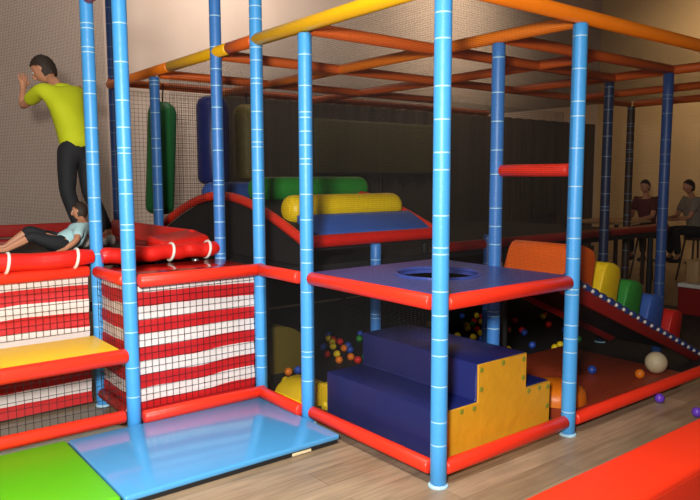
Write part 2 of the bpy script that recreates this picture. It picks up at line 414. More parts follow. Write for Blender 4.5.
# ------------------------------------------------------------------ floor mats and the red bench
t = thing('floor_mat', 'glossy sky blue vinyl floor mat in front of the striped sheet', 'mat', (-.74, 1.33, 0))
bm = bmesh.new(); box(bm, (-.705, -.51, .027), (.69, .478, .062), .012)
obj('mat_pad', bm, 'bluemat', t)
bm = bmesh.new(); box(bm, (-.695, -.5, 0), (.68, .46, .028), .003, 1); obj('gap_shade_slab', bm, 'black', t)  # black slab painting the shaded gap beneath the mat
bm = bmesh.new(); box(bm, (.33, -.507, .004), (.47, -.499, .022), .002, 1); o = obj('edge_label', bm, 'cream', t); o['label'] = 'off-white patch under the mat edge'
t = thing('floor_mat', 'lime green vinyl floor mat at the lower left, left of the sky blue one', 'mat', (-2.2, 1.33, 0))
bm = bmesh.new(); box(bm, (-.8, -.49, .0), (.745, .49, .064), .018); obj('mat_pad', bm, 'green', t)
t = thing('padded_bench', 'long bright red padded block at the lower right corner', 'bench', (1.4, -1.0, 0))
bm = bmesh.new(); box(bm, (-2.1, -.16, .0), (2.2, .16, .36), .03, 4); obj('pad', bm, 'redmat', t)
bm = bmesh.new(); sweep(bm, [(-2.07, -.158, .325), (2.17, -.158, .325)], .004, 6); obj('piping', bm, 'redmat', t)

# ------------------------------------------------------------------ cage nets
G = 'black safety nets of the cage'
net('black net above the left deck edge, under the bright yellow beam', (0, .05, ZP+.05), (0, 1, 0), (0, 0, 1), M-.1, 1.58, .012, .0006, group=G)
net('black net between the left deck post and the striped sheet post, above deck height', (0, M+.05, ZP+.05), (0, 1, 0), (0, 0, 1), .53, 1.58, .012, .0006, group=G)
net('black net below the left deck edge, before the navy steps', (0, .05, ZR+.04), (0, 1, 0), (0, 0, 1), M-.1, .85, .011, .0009, group=G)
net('black net between the left deck post and the striped sheet post, below deck height', (0, M+.05, ZR+.04), (0, 1, 0), (0, 0, 1), .53, .85, .011, .0009, group=G)
net('black net over the front right of the cage above the holed deck', (.05, 0, ZP+.05), (1, 0, 0), (0, 0, 1), M-.1, 1.58, .012, .0006, group=G)
net('black net on the left side behind the striped corner, above deck height', (0, 1.92, ZP+.05), (0, 1, 0), (0, 0, 1), .53, 1.58, .012, .0006, group=G)
net('black net over the cage roof', (.04, .04, ZT+.035), (1, 0, 0), (0, 1, 0), 6.1, 4.84, .016, .0006, group=G)
net('dark net curtain hung across the middle of the cage', (.05, 3.5, 1.1), (1, 0, 0), (0, 0, 1), 6.1, 1.53, .022, .002, group=G)
net('dark net at the back of the cage behind the hanging green and navy bags', (.05, 4.99, .1), (1, 0, 0), (0, 0, 1), 1.35, 2.55, .046, .0024, 'tannet', group=G)
net('dark net along the back of the cage right of the hanging bags', (1.42, 4.99, .1), (1, 0, 0), (0, 0, 1), 4.75, 2.55, .018, .002, 'tannet', group=G)
net('black net over the front right of the cage beside the coloured ramp blocks', (M+.05, 0, ZR+.04), (1, 0, 0), (0, 0, 1), 4.9, 2.5, .012, .0005, group=G)
net('dark net that the standing person leans on', (-4.2, 4.77, 1.2), (1, 0, 0), (0, 0, 1), 4.1, 3.4, .014, .0016, 'tannet', group=G)

# ------------------------------------------------------------------ trampolines and their red pads (left)
ZD = 1.0
def trampoline(x0, x1, y0, y1, label):
    t = thing('trampoline', label, 'trampoline', ((x0+x1)/2, (y0+y1)/2, ZD), 0, 'trampolines behind the striped sheets')
    w, d = (x1-x0)/2, (y1-y0)/2; p = .2
    bm = bmesh.new(); box(bm, (-w+p-.02, -d+p-.02, .075), (w-p+.02, d-p+.02, .085)); obj('jump_bed', bm, 'black', t, smooth=False)
    for a, b in (((-w, -d, .04), (w, -d+p, .12)), ((-w, d-p, .04), (w, d, .12)), ((-w, -d+p, .04), (-w+p, d-p, .12)), ((w-p, -d+p, .04), (w, d-p, .12))):
        bm = bmesh.new(); box(bm, a, b, .02); obj('edge_pad', bm, 'darkred', t)
    for sx in (-1, 1):
        for sy in (-1, 1):
            bm = bmesh.new(); foam(bm, (sx*(w-.06), sy*(d-.06), -ZD), (sx*(w-.06), sy*(d-.06), .04), .03); obj('leg', bm, 'bolt', t)
    return t
trampoline(-1.72, -.08, 2.6, 4.66, 'trampoline with dark red edge pads under the standing person')
trampoline(-3.5, -1.76, 2.6, 4.66, 'trampoline with dark red edge pads at the far left behind the tied roll')

def tied_roll(x0, x1, y, z, r, ties, label):
    t = thing('tied_roll', label, 'padding', (x0, y, z), 0, 'red rolls tied with white bands')
    L_ = x1 - x0
    bm = bmesh.new(); n = 30; pts = [(L_*i/n, .006*math.sin(i*1.3), .006*math.sin(i*.9)) for i in range(n+1)]
    rr = [r*(.8 if i in (0, n) else 1 + .03*math.sin(i*1.7)) for i in range(n+1)]
    sweep(bm, pts, rr, 16); obj('roll', bm, 'redpad', t)
    for s in ties:
        bm = bmesh.new()
        sweep(bm, [(s - x0 + .012*math.sin(a), (r+.006)*math.cos(a), (r+.006)*math.sin(a)) for a in [2*PI*k/20 for k in range(21)]], .011, 8, cap=False)
        obj('tie', bm, 'white', t)
tied_roll(-3.6, -1.03, 2.49, 1.128, .062, (-1.6, -1.15, -2.2, -2.9), 'red padded roll tied with white bands in front of the lying child')
tied_roll(-.97, -.03, 2.49, 1.125, .06, (-.43, -.12), 'red padded roll tied with white bands right of the tall front left posts')
t = thing('foam_cushion', 'crumpled red cushion leaning on the tied roll near the tall post behind the striped corner', 'cushion', (-.22, 2.68, 1.12), .2)
bm = bmesh.new(); box(bm, (-.28, -.1, 0), (.2, .16, .1), .045, 4)
for v in bm.verts: v.co.z += .03*math.sin(v.co.x*13) * (v.co.z > .04) + .02*math.sin(v.co.y*17)
obj('cushion_pad', bm, 'redpad', t)
t = thing('wall_pad', 'long dark red pad lying at the foot of the net behind the standing person', 'padding', (-2.1, 4.71, 1.13))
bm = bmesh.new(); box(bm, (-1.9, -.035, 0), (1.95, .02, .12), .015); obj('pad', bm, 'darkred', t)
t = thing('wall_pad', 'dark red pad along the trampoline side, between the tall front posts and the green bag', 'padding', (-.13, 3.6, 1.12))
bm = bmesh.new(); prism(bm, [(-.1, -.85, 0), (.08, -.85, 0), (.08, -.85, .13), (.0, -.85, .15)], (0, 1.9, 0), .02, 2); obj('pad', bm, 'redpad', t)
t = thing('landing_mat', 'dark red landing mat behind the top beam of the striped sheet', 'mat', (-.49, 2.17, .97))
bm = bmesh.new(); box(bm, (-.45, -.29, 0), (.44, .25, .08), .02); obj('mat_pad', bm, 'glossred', t)

# ------------------------------------------------------------------ the hill with rolls (middle)
def hill_z(y):  return 1.19 + .34 * math.sin(PI * min(1, max(0, (y - 1.87) / 2.75)))
HX0, HX1 = .42, 1.9
t = thing('arched_bridge', 'arched crossing with red padded rims and dark sides, carrying the yellow and green rolls', 'bridge', (0, 0, 0))
ys = [1.9 + 2.7*i/24 for i in range(25)]
bm = bmesh.new()
prism(bm, [(HX0+.04, y, hill_z(y) - .03) for y in ys] + [(HX0+.04, y, hill_z(y) - .09) for y in ys[::-1]], (HX1-HX0-.08, 0, 0)); obj('bridge_deck', bm, 'black', t, angle=30)
for x in (HX0, HX1):
    bm = bmesh.new(); sweep(bm, [(x, y, hill_z(y)) for y in ys], .042, 12); obj('side_rim', bm, 'red', t)
bm = bmesh.new(); foam(bm, (HX0-.0, 1.87, 1.19), (HX1, 1.87, 1.19), .052); obj('front_rim', bm, 'redpad', t)
bm = bmesh.new(); prism(bm, [(HX0+.01, y, hill_z(y) - .05) for y in ys] + [(HX0+.01, 4.6, 1.0), (HX0+.01, 1.9, 1.0)], (.01, 0, 0)); obj('side_net_panel', bm, 'tannet', t, angle=30)
for x in (HX0+.05, HX1-.05):
    for y in (2.0, 4.5):
        bm = bmesh.new(); foam(bm, (x, y, .99), (x, y, hill_z(y)-.08), .03); obj('leg', bm, 'black', t)
def roll(y, x0, x1, r, dz, m, label, cat='roll', flat=.2):
    z = hill_z(y) + dz
    t = thing('foam_roll', label, cat, ((x0+x1)/2, y, z), 0, 'foam rolls on the arched crossing')
    L_ = (x1-x0)/2; bm = bmesh.new()
    lathe(bm, (-L_, 0, r), (L_, 0, r), [(0, r*.62, 0), (.02, r*.85, 0), (.05, r*.97, 0), (.09, r, 0), (2*L_-.09, r, 0), (2*L_-.05, r*.97, 0), (2*L_-.02, r*.85, 0), (2*L_, r*.62, 0)], 24)
    obj('roll_body', bm, m, t)
    for s in (-1, 1):
        bm = bmesh.new(); lathe(bm, (s*(L_-.002), 0, r), (s*(L_+.012), 0, r), [(0, r*.5, 0), (.008, r*.48, 0), (.012, r*.3, 0)], 16); obj('end_cap', bm, m, t)
roll(2.36, .56, 1.82, .125, -.07, 'yel', 'thick yellow foam roll lying across the arched crossing')
roll(3.1, .66, 2.02, .12, -.06, 'leaf', 'green foam roll behind the yellow one on the arched crossing')
roll(3.75, .5, 1.7, .12, -.06, 'midblue', 'blue foam roll on the far slope of the arched crossing')
t = thing('foam_wedge', 'blue sloping foam wedge in front of the yellow roll', 'wedge', (0, 0, 0), 0)
bm = bmesh.new(); prism(bm, [(.56, 1.9, 1.225), (.56, 2.2, hill_z(2.2) - .0), (.56, 2.2, hill_z(2.2) + .075), (.56, 2.14, hill_z(2.14)+.08), (.56, 1.91, 1.255)], (1.26, 0, 0), .012, 2); obj('wedge_body', bm, 'midblue', t)

# hanging bags
def bag(x, y, z0, z1, r, m, label, lean=0):
    t = thing('hanging_bag', label, 'punch bag', (x, y, z1), 0, 'hanging foam bags at the back of the cage')
    t.rotation_euler = (0, lean, 0); L_ = z1 - z0
    bm = bmesh.new(); lathe(bm, (0, 0, -L_), (0, 0, 0), [(0, r*.6, 0), (.03, r*.9, 0), (.08, r, 0), (L_-.12, r, 0), (L_-.05, r*.88, 0), (L_, r*.5, 0)], 22); obj('bag_body', bm, m, t)
    bm = bmesh.new(); sweep(bm, [(0, 0, -.01), (0, 0, ZT + .05 - z1)], .008, 8); obj('hanging_strap', bm, 'black', t)
bag(.5, 4.72, 1.3, 2.52, .155, 'darkgreen', 'bottle green hanging foam bag, leaning slightly', .06)
bag(1.1, 4.72, 1.62, 2.63, .185, 'navy', 'navy blue hanging foam bag behind the tall post')
bag(1.55, 4.72, 1.66, 2.56, .165, 'olive', 'olive yellow hanging foam bag right of the navy one')
t = thing('wall_panel', 'dim olive yellow padded panel high on the back wall', 'panel', (5.0, 6.14, 1.75))
bm = bmesh.new(); box(bm, (-1.5, -.06, 0), (1.3, 0, .85), .03); obj('pad', bm, 'darkolive', t)

# ------------------------------------------------------------------ sloping ramp with coloured blocks (right)
SL = .432; RX0, RX1 = 1.62, 3.90; RZ0 = .995; RY0, RY1 = .33, 1.02
ang = math.atan(SL)
def rz(x): return RZ0 - SL * (x - RX0)
t = thing('slope_ramp', 'red sided ramp sloping down to the right, edged by dark blue trim with white knots', 'ramp', (0, 0, 0))
bm = bmesh.new(); prism(bm, [(RX0, RY0+.04, rz(RX0)-.02), (3.52, RY0+.04, rz(3.52)-.02), (3.52, RY0+.04, rz(3.52)-.06), (RX0, RY0+.04, rz(RX0)-.1)], (0, RY1-RY0-.08, 0)); obj('ramp_deck', bm, 'black', t, smooth=False)
for y, xe in ((RY0, RX1), (RY1-.04, 3.55)):
    bm = bmesh.new(); prism(bm, [(RX0, y, rz(RX0)-.02), (xe, y, rz(xe)-.005), (xe-.2, y, max(.004, rz(xe-.2)-.125)), (RX0, y, rz(RX0)-.14)], (0, .04, 0), .004, 2); obj('side_pad', bm, 'darkred', t)
NK = 20; n = NK*8
def tx(q): return RX0 + .02 + (RX1-RX0-.04)*q
bm = bmesh.new(); sweep(bm, [(tx(i/n), RY0+.012, rz(tx(i/n)) + .004) for i in range(n+1)], [.017 + .014*abs(math.sin(PI*i/8)) for i in range(n+1)], 10); et = obj('edge_trim', bm, 'navyblue', t)
for i in range(1, NK):
    x = tx(i/NK)
    bm = bmesh.new(); sphere(bm, (x, RY0-.008, rz(x)-.004), .0155, 10, 6); o = obj('lacing_knot', bm, 'white', et)
for x in (RX0+.1, 2.6):
    for y in (RY1-.07,):
        bm = bmesh.new(); foam(bm, (x, y, .1), (x, y, rz(x)-.07), .03); obj('leg', bm, 'black', t)
def block(x, w, h, m, label):
    """arched block sitting across the ramp; x is the middle of its foot"""
    t = thing('ramp_block', label, 'foam block', (x, (RY0+RY1)/2, rz(x)+.003), 0, 'coloured foam blocks on the ramp')
    t.rotation_euler = (0, ang * .72, 0)
    pr = [(-w/2, 0)]
    for k in range(9):
        a = PI - PI * k / 8; c, s = math.cos(a), math.sin(a)
        pr.append((.46 * w * math.copysign(abs(c) ** .55, c), h*.35 + h*.65 * abs(s) ** .6))
    pr += [(w/2, 0), (w/2, -.05), (-w/2, -.01)]
    bm = bmesh.new(); prism(bm, [(px, -.30, pz) for px, pz in pr], (0, .6, 0), .012, 2); obj('block_body', bm, m, t, angle=50)
    bm = bmesh.new(); box(bm, (-w/2-.015, -.3, -.03), (w/2+.015, .3, -.002), .004, 1); obj('base_strap', bm, 'navy', t)
block(1.88, .36, .30, 'orangepad', 'large orange arched block at the top of the ramp')
block(2.27, .28, .31, 'yel', 'yellow arched block, second down the ramp')
block(2.63, .27, .29, 'leaf', 'green arched block, third down the ramp')
block(3.0, .28, .29, 'midblue', 'blue arched block, fourth down the ramp')
block(3.37, .23, .27, 'redpad', 'red arched block, lowest on the ramp')
t = thing('pit_mat', 'red mat on the cage floor under the ramp', 'mat', (2.1, .62, 0))
bm = bmesh.new(); box(bm, (-.72, -.56, .0), (.82, .6, .1), .02); obj('mat_pad', bm, 'pitmat', t)
t = thing('pit_shade_sheet', 'added black sheet standing in for shade on the cage floor beyond the red mat', 'mat', (3.0, 2.5, 0))  # added sheet whose black stands in for shade on the pit floor
bm = bmesh.new(); box(bm, (-2.9, -1.2, 0), (3.2, 2.4, .008)); obj('mat_pad', bm, 'black', t)
bm = bmesh.new(); box(bm, (0, -2.42, 0), (3.2, -1.21, .008)); obj('shade_strip', bm, 'black', t)
bm = bmesh.new(); box(bm, (-2.93, -2.43, 0), (-1.66, -1.21, .008)); obj('shade_strip', bm, 'black', t)  # carries the painted shade on beneath the holed deck
t = thing('foam_disc', 'orange foam dome on the cage floor beside the ochre panel', 'foam dome', (1.53, .31, .1))
bm = bmesh.new(); lathe(bm, (0, 0, 0), (0, 0, .2), [(0, .215, 0), (.04, .215, 0), (.085, .2, 0), (.12, .15, 0), (.14, .06, 0)], 28); obj('dome', bm, 'orange', t)

# decks deep in the cage
t = thing('rear_deck', 'dark deck below the arched crossing deep in the cage', 'platform', (3.1, 3.5, .93))
bm = bmesh.new(); box(bm, (-3.05, -1.55, 0), (3.05, 1.45, .06), .01); obj('deck_board', bm, 'black', t)
bm = bmesh.new(); foam(bm, (-1.1, -1.6, .11), (3.05, -1.6, .11), .05); obj('front_rim', bm, 'darkred', t)
bm = bmesh.new(); box(bm, (-3.05, 1.4, -.9), (3.05, 1.42, 0)); obj('shade_panel', bm, 'black', t, smooth=False)  # added black panel, hides the lit wall so the space below stays dark
for x in (-2.95, 0, 2.95):
    for y in (-1.45, 1.35):
        bm = bmesh.new(); foam(bm, (x, y, -.93), (x, y, 0), .035); obj('leg', bm, 'black', t)

# ------------------------------------------------------------------ balls
def ball_mesh(r, m):
    bm = bmesh.new(); sphere(bm, (0, 0, 0), r, 16, 10)
    me = bpy.data.meshes.new('ball'); bm.to_mesh(me); bm.free(); me.materials.append(MT[m] if isinstance(m, str) else m)
    for p in me.polygons: p.use_smooth = True
    return me
def ball(me, loc, label, cat='ball', group=None):
    o = bpy.data.objects.new('plastic_ball', me); C.objects.link(o); o.location = loc
    return tag(o, label, cat, group)
purple = mat('purple_plastic', '#6a3fc4', .3, .03)
bluep = mat('blue_plastic', '#2b4fb0', .3, .03)
o = ball(ball_mesh(.088, 'cream'), (2.72, .19, .188), 'large cream ball resting on the red mat behind the long floor rail'); o.name = 'play_ball'
ball(ball_mesh(.038, 'orange'), (2.47, .19, .138), 'small orange ball left of the large cream ball')
ball(ball_mesh(.036, bluep), (2.29, .5, .136), 'small blue ball on the red mat, right of the deck corner post')
ball(ball_mesh(.036, purple), (2.31, -.06, .036), 'purple ball on the wooden floor outside the long red rail')
ball(ball_mesh(.036, purple), (2.22, -.38, .036), 'purple ball on the wooden floor at the far edge of the red block')
cols = [('redpad', 'red'), ('yel', 'yellow'), ('leaf', 'green'), (bluep, 'blue'), ('orange', 'orange'), ('yel', 'yellow')]
meshes = [(ball_mesh(.035, m), nm) for m, nm in cols]
rb = random.Random(5); placed = []
tries = 0
while len(placed) < 120 and tries < 20000:
    tries += 1
    if rb.random() < .5: x, y = rb.uniform(.08, 1.9), rb.uniform(1.32, 3.3)
    else: x, y = rb.uniform(1.3, 4.4), rb.uniform(1.32, 3.0)
    if .05 < x < .5 and 1.42 < y < 1.85: continue
    if .08 < x < .85 and 2.3 < y < 2.85: continue
    if any((x-px)**2 + (y-py)**2 < .0064 for px, py in ((1.145, 1.87), (2.595, 1.87), (3.7, 1.284), (.15, 2.05), (3.1, 2.05), (.47, 2.0), (1.85, 2.0))): continue
    lev = 0
    z = .043
    near = [(q[0]-x)**2 + (q[1]-y)**2 for q in placed]
    if near and min(near) < .0052: continue
    placed.append((x, y, z))
# second layer resting in the hollows of three neighbours is approximated by pairs
for (x, y, z) in placed:
    me, nm = meshes[rb.randrange(6)]
    ball(me, (x, y, z), f'small {nm} ball on the dim floor of the ball pit behind the navy steps', 'ball', f'{nm} balls in the dim ball pit')

def rocker(loc, w, d, h, m, label):
    t = thing('foam_arch', label, 'foam block', loc)
    pr = [(-w/2, 0)] + [(-w/2*math.cos(PI*k/16), h*(.25+.75*math.sin(PI*k/16))) for k in range(17)] + [(w/2, 0)]
    bm = bmesh.new(); prism(bm, [(px, -d/2, pz) for px, pz in pr], (0, d, 0), .01, 2); obj('arch_body', bm, m, t, angle=50)
    bm = bmesh.new(); sweep(bm, [(px, -d/2-.001, pz) for px, pz in pr], .006, 6); obj('piping', bm, m, t)
rocker((.26, 1.64, 0), .38, .34, .17, 'yel', 'yellow rounded foam block behind the right end of the sky blue mat')
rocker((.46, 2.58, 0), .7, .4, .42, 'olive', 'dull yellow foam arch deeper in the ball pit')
t = thing('foam_cube', 'small yellow foam cube beside the left deck post, by the navy steps', 'foam block', (.3, 1.37, 0), .2)
bm = bmesh.new(); box(bm, (-.06, -.06, 0), (.06, .06, .2), .012); obj('cube_body', bm, 'yel', t)

# ------------------------------------------------------------------ tan seat in the distance
t = thing('foam_bench', 'tan backed bench with pale trim and red base at the right edge', 'bench', (6.1, 1.22, 0))
bm = bmesh.new(); box(bm, (-.35, -.45, 0), (.35, .3, .34), .03); obj('base_pad', bm, 'darkred', t)
bm = bmesh.new(); box(bm, (-.36, -.47, .34), (.36, .3, .39), .012); obj('trim_edge', bm, 'white', t)
bm = bmesh.new(); box(bm, (-.3, .08, .39), (.36, .25, .68), .04); obj('backrest', bm, 'tan', t)

# ------------------------------------------------------------------ people
def skin(verts, radii, edges, levels=2, root=0):
    me = bpy.data.meshes.new('s'); me.from_pydata([tuple(v) for v in verts], edges, []); o = bpy.data.objects.new('s', me); C.objects.link(o)
    mo = o.modifiers.new('k', 'SKIN'); mo.use_smooth_shade = True
    if not me.skin_vertices: me.skin_vertices.new()
    for i, d in enumerate(me.skin_vertices[0].data):
        r = radii[i]; d.radius = (r, r) if not isinstance(r, tuple) else r; d.use_root = (i == root)
    s = o.modifiers.new('b', 'SUBSURF'); s.levels = levels; s.render_levels = levels
    dg = bpy.context.evaluated_depsgraph_get(); dg.update()
    ev = o.evaluated_get(dg); nm = bpy.data.meshes.new_from_object(ev)
    bpy.data.objects.remove(o); bpy.data.meshes.remove(me)
    bm = bmesh.new(); bm.from_mesh(nm); bpy.data.meshes.remove(nm)
    for f in bm.faces: f.material_index = 0
    return bm

def chain(V, Rr, E_, pts, start=None):
    """append a chain of (point, radius); start = index it hangs from; returns index of the last vertex"""
    last = start
    for p, r in pts:
        V.append(Vector(p)); Rr.append(r)
        if last is not None: E_.append((last, len(V)-1))
        last = len(V) - 1
    return last

def hand(V, Rr, E_, wrist_i, wrist, d, palm_n, side, k=1.0):
    """palm, four fingers of different lengths and a thumb leaving the side of the palm"""
    d = Vector(d).normalized(); s = Vector(side).normalized(); n = Vector(palm_n).normalized(); w = Vector(wrist)
    pc = chain(V, Rr, E_, [(w + d*.045*k, .03*k)], wrist_i)
    for i, ln in enumerate((.062, .075, .072, .055)):
        off = (i - 1.5) * .019 * k
        b = w + d*.082*k + s*off
        chain(V, Rr, E_, [(b, .0115*k), (b + d*ln*.5*k + s*off*.2 + n*.004*k, .0095*k), (b + d*ln*k + s*off*.35 + n*.016*k, .007*k)], pc)
    b = w + d*.035*k - s*.034*k
    chain(V, Rr, E_, [(b, .012*k), (b + d*.03*k - s*.02*k + n*.008*k, .0105*k), (b + d*.055*k - s*.026*k + n*.014*k, .008*k)], pc)

def head_bm(V, Rr, E_, neck_i, c, up, fwd, k=1.0):
    pass

def place_head(bm, c, up, fwd, k):
    """add a modelled head (skull, jaw, nose, ears, brow) to bm around c"""
    up = Vector(up).normalized(); f = Vector(fwd); f = (f - up*f.dot(up)).normalized(); s = f.cross(up)
    Mx = Matrix((( s.x, f.x, up.x, c[0]), (s.y, f.y, up.y, c[1]), (s.z, f.z, up.z, c[2]), (0, 0, 0, 1)))
    n0 = len(bm.verts)
    r = bmesh.ops.create_uvsphere(bm, u_segments=24, v_segments=18, radius=1)
    for v in r['verts']:
        x, y, z = v.co
        wx, wy, wz = .074, .094, .112
        if z < 0:                       # jaw narrows, chin forward
            wx *= 1 - .28 * (-z) ** 1.5; wy *= 1 - .16 * (-z) ** 1.5
        q = Vector((x*wx, y*wy, z*wz))
        if y > .35:                      # face plane is flatter; eye sockets, mouth
            q.y -= .010 * (y - .35)
            for ex in (-.03, .03):
                dd = ((q.x-ex)/.016)**2 + ((q.z-.004)/.012)**2
                q.y -= .008 * math.exp(-dd)
            q.y += .005 * math.exp(-((q.z+.06)/.012)**2 - (q.x/.024)**2)
        v.co = Mx @ (q * k)
    def add(p, rr, scl):
        r2 = bmesh.ops.create_uvsphere(bm, u_segments=10, v_segments=8, radius=rr*k)
        for v in r2['verts']: v.co = Mx @ (Vector((v.co.x*scl[0], v.co.y*scl[1], v.co.z*scl[2])) + Vector(p)*k)
    add((0, .092, -.018), .017, (.75, 1.0, 1.5))       # nose
    for sx in (-1, 1): add((sx*.075, -.004, -.006), .026, (.35, .75, 1.2))   # ears
    return Mx

def eyes(parent, Mx, k):
    for sx in (-1, 1):
        bm = bmesh.new(); r = bmesh.ops.create_uvsphere(bm, u_segments=10, v_segments=8, radius=.011*k)
        for v in r['verts']: v.co = Mx @ (v.co + Vector((sx*.03, .071, .004))*k)
        ey = obj('eye', bm, 'white', parent)
        bm = bmesh.new(); r = bmesh.ops.create_uvsphere(bm, u_segments=8, v_segments=6, radius=.0058*k)
        for v in r['verts']: v.co = Mx @ (v.co + Vector((sx*.03, .0795, .004))*k)
        obj('pupil', bm, 'hair', ey)

def hair(parent, Mx, k, m='hair', longer=0):
    bm = bmesh.new(); r = bmesh.ops.create_uvsphere(bm, u_segments=28, v_segments=20, radius=1)
    kill = []
    for v in r['verts']:
        x, y, z = v.co
        lim = -.72 - longer if y < .1 else (.05 + .55*max(0, y-.1)/.9*1.0)
        if z < lim: kill.append(v)
        t_ = 1 + .03*math.sin(x*19+z*13) + .02*math.sin(y*27)
        v.co = Mx @ (Vector((x*.083*t_, y*.103*t_ - .004, z*.122*t_ + .004)) * k)
    bmesh.ops.delete(bm, geom=kill, context='VERTS')
    bmesh.ops.solidify(bm, geom=list(bm.faces), thickness=.008*k)
    obj('hair', bm, m, parent)

def shift(v, a): return Vector(v) + Vector(a)

def person(label, J, cols, k=1.0, group=None, hk=1.0, shoes=True, hair_long=0, barefoot=False):
    """J: joints in world space; limbs are chains with left/right pairs"""
    root = thing('person', label, 'person', J['base'], 0, group); B = Vector(J['base'])
    W = lambda p: Vector(p) - B
    pel, che, nek, hd = W(J['pelvis']), W(J['chest']), W(J['neck']), W(J['head'])
    V, Rr, E_ = [], [], []
    mid = pel.lerp(che, .5)
    ip = chain(V, Rr, E_, [(pel, .105*k)])
    im = chain(V, Rr, E_, [(mid, .105*k)], ip)
    ic = chain(V, Rr, E_, [(che, .115*k)], im)
    ink = chain(V, Rr, E_, [(nek, .056*k), (nek.lerp(hd, .5), .05*k)], ic)
    for sd in ('L', 'R'):
        sh, el, wr = W(J['sh'+sd]), W(J['el'+sd]), W(J['wr'+sd])
        iw = chain(V, Rr, E_, [(sh, .056*k), (sh.lerp(el, .5), .046*k), (el, .038*k), (el.lerp(wr, .4), .037*k), (wr, .026*k)], ic)
        d = W(J['ti'+sd]) - wr
        pn = Vector(J.get('pn'+sd, (0, 1, 0))); sdv = d.cross(pn)
        hand(V, Rr, E_, iw, wr, d, pn, sdv, k*1.02)
        hp, kn, an, to = W(J['hp'+sd]), W(J['kn'+sd]), W(J['an'+sd]), W(J['to'+sd])
        chain(V, Rr, E_, [(hp, .09*k), (hp.lerp(kn, .5), .075*k), (kn, .054*k), (kn.lerp(an, .35), .053*k), (an, .034*k), (an.lerp(to, .5)+Vector((0, 0, -.02*k)), .036*k), (to, .026*k)], ip)
    bm = skin(V, Rr, E_, 1)
    Mx = place_head(bm, hd, J['up'], J['fwd'], k*hk)
    obj('body', bm, 'skin', root)
    eyes(root, Mx, k*hk); hair(root, Mx, k*hk, 'hair', hair_long)
    # shirt
    V, Rr, E_ = [], [], []
    hem = pel.lerp(che, -.16)
    i0 = chain(V, Rr, E_, [(hem, .148*k), (pel.lerp(che, .25), .145*k), (mid.lerp(che, .2), .147*k), (che, .152*k)])
    chain(V, Rr, E_, [(che.lerp(nek, .55), .095*k), (che.lerp(nek, .92), .064*k)], i0)
    for sd in ('L', 'R'):
        sh, el = W(J['sh'+sd]), W(J['el'+sd])
        chain(V, Rr, E_, [(sh, .078*k), (sh.lerp(el, .45), .068*k), (sh.lerp(el, .72), .066*k)], i0)
    obj('shirt', skin(V, Rr, E_, 2), cols[0], root)
    # trousers
    V, Rr, E_ = [], [], []
    ip = chain(V, Rr, E_, [(pel.lerp(che, .22), .125*k), (pel, .13*k)])
    for sd in ('L', 'R'):
        hp, kn, an = W(J['hp'+sd]), W(J['kn'+sd]), W(J['an'+sd])
        e = J.get('cuff', .93)
        chain(V, Rr, E_, [(hp, .104*k), (hp.lerp(kn, .5), .09*k), (kn, .072*k), (kn.lerp(an, e*.5), .066*k), (kn.lerp(an, e), .055*k)], ip)
    obj('trousers', skin(V, Rr, E_, 2), cols[1], root)
    if shoes:
        for sd in ('L', 'R'):
            an, to = W(J['an'+sd]), W(J['to'+sd]); d = to - an; d.z = 0; d.normalize()
            V, Rr, E_ = [], [], []
            g = Vector((an.x, an.y, to.z))
            chain(V, Rr, E_, [(an + Vector((0, 0, .01)), .045*k), (g - d*.03*k, .046*k), (g + d*.07*k, .044*k), (g + d*.15*k - Vector((0, 0, .004)), .036*k), (g + d*.19*k - Vector((0, 0, .01)), .024*k)])
            obj('shoe', skin(V, Rr, E_, 2), cols[2], root)
    return root

F = Vector((-.15, 1, 0)).normalized(); Lf = Vector((-F.y, F.x, 0))
def lr(p, w): p = Vector(p); return p + Lf*w, p - Lf*w
pel = Vector((-.69, 3.88, 1.97))
che = Vector((-.715, 4.06, 2.36)); nek = Vector((-.765, 4.2, 2.575)); hd = Vector((-.825, 4.33, 2.70))
hpL, hpR = lr(shift(pel, (0, 0, -.07)), .09); knL, knR = lr((-.72, 3.78, 1.57), .1); anL, anR = lr((-.64, 3.57, 1.19), .12)
toL, toR = anL + F*.14 + Vector((0, 0, -.06)), anR + F*.14 + Vector((0, 0, -.06))
shL, shR = lr((-.735, 4.15, 2.5), .16)
person('standing person in a lime T-shirt and black trousers leaning forward on the net', dict(
    base=(-.62, 3.7, 1.085), pelvis=pel, chest=che, neck=nek, head=hd, up=(-.3, .42, .85), fwd=Vector((-.75, .55, -.5)),
    shL=shL, elL=(-.985, 4.48, 2.37), wrL=(-.935, 4.64, 2.56), tiL=(-.915, 4.70, 2.77), pnL=(0, 1, 0),
    shR=shR, elR=(-.36, 4.40, 2.45), wrR=(-.32, 4.64, 2.62), tiR=(-.31, 4.70, 2.82), pnR=(0, 1, 0),
    hpL=hpL, hpR=hpR, knL=knL, knR=knR, anL=anL, anR=anR, toL=toL, toR=toR), ('lime', 'trouser', 'shoe'), hk=1.14)

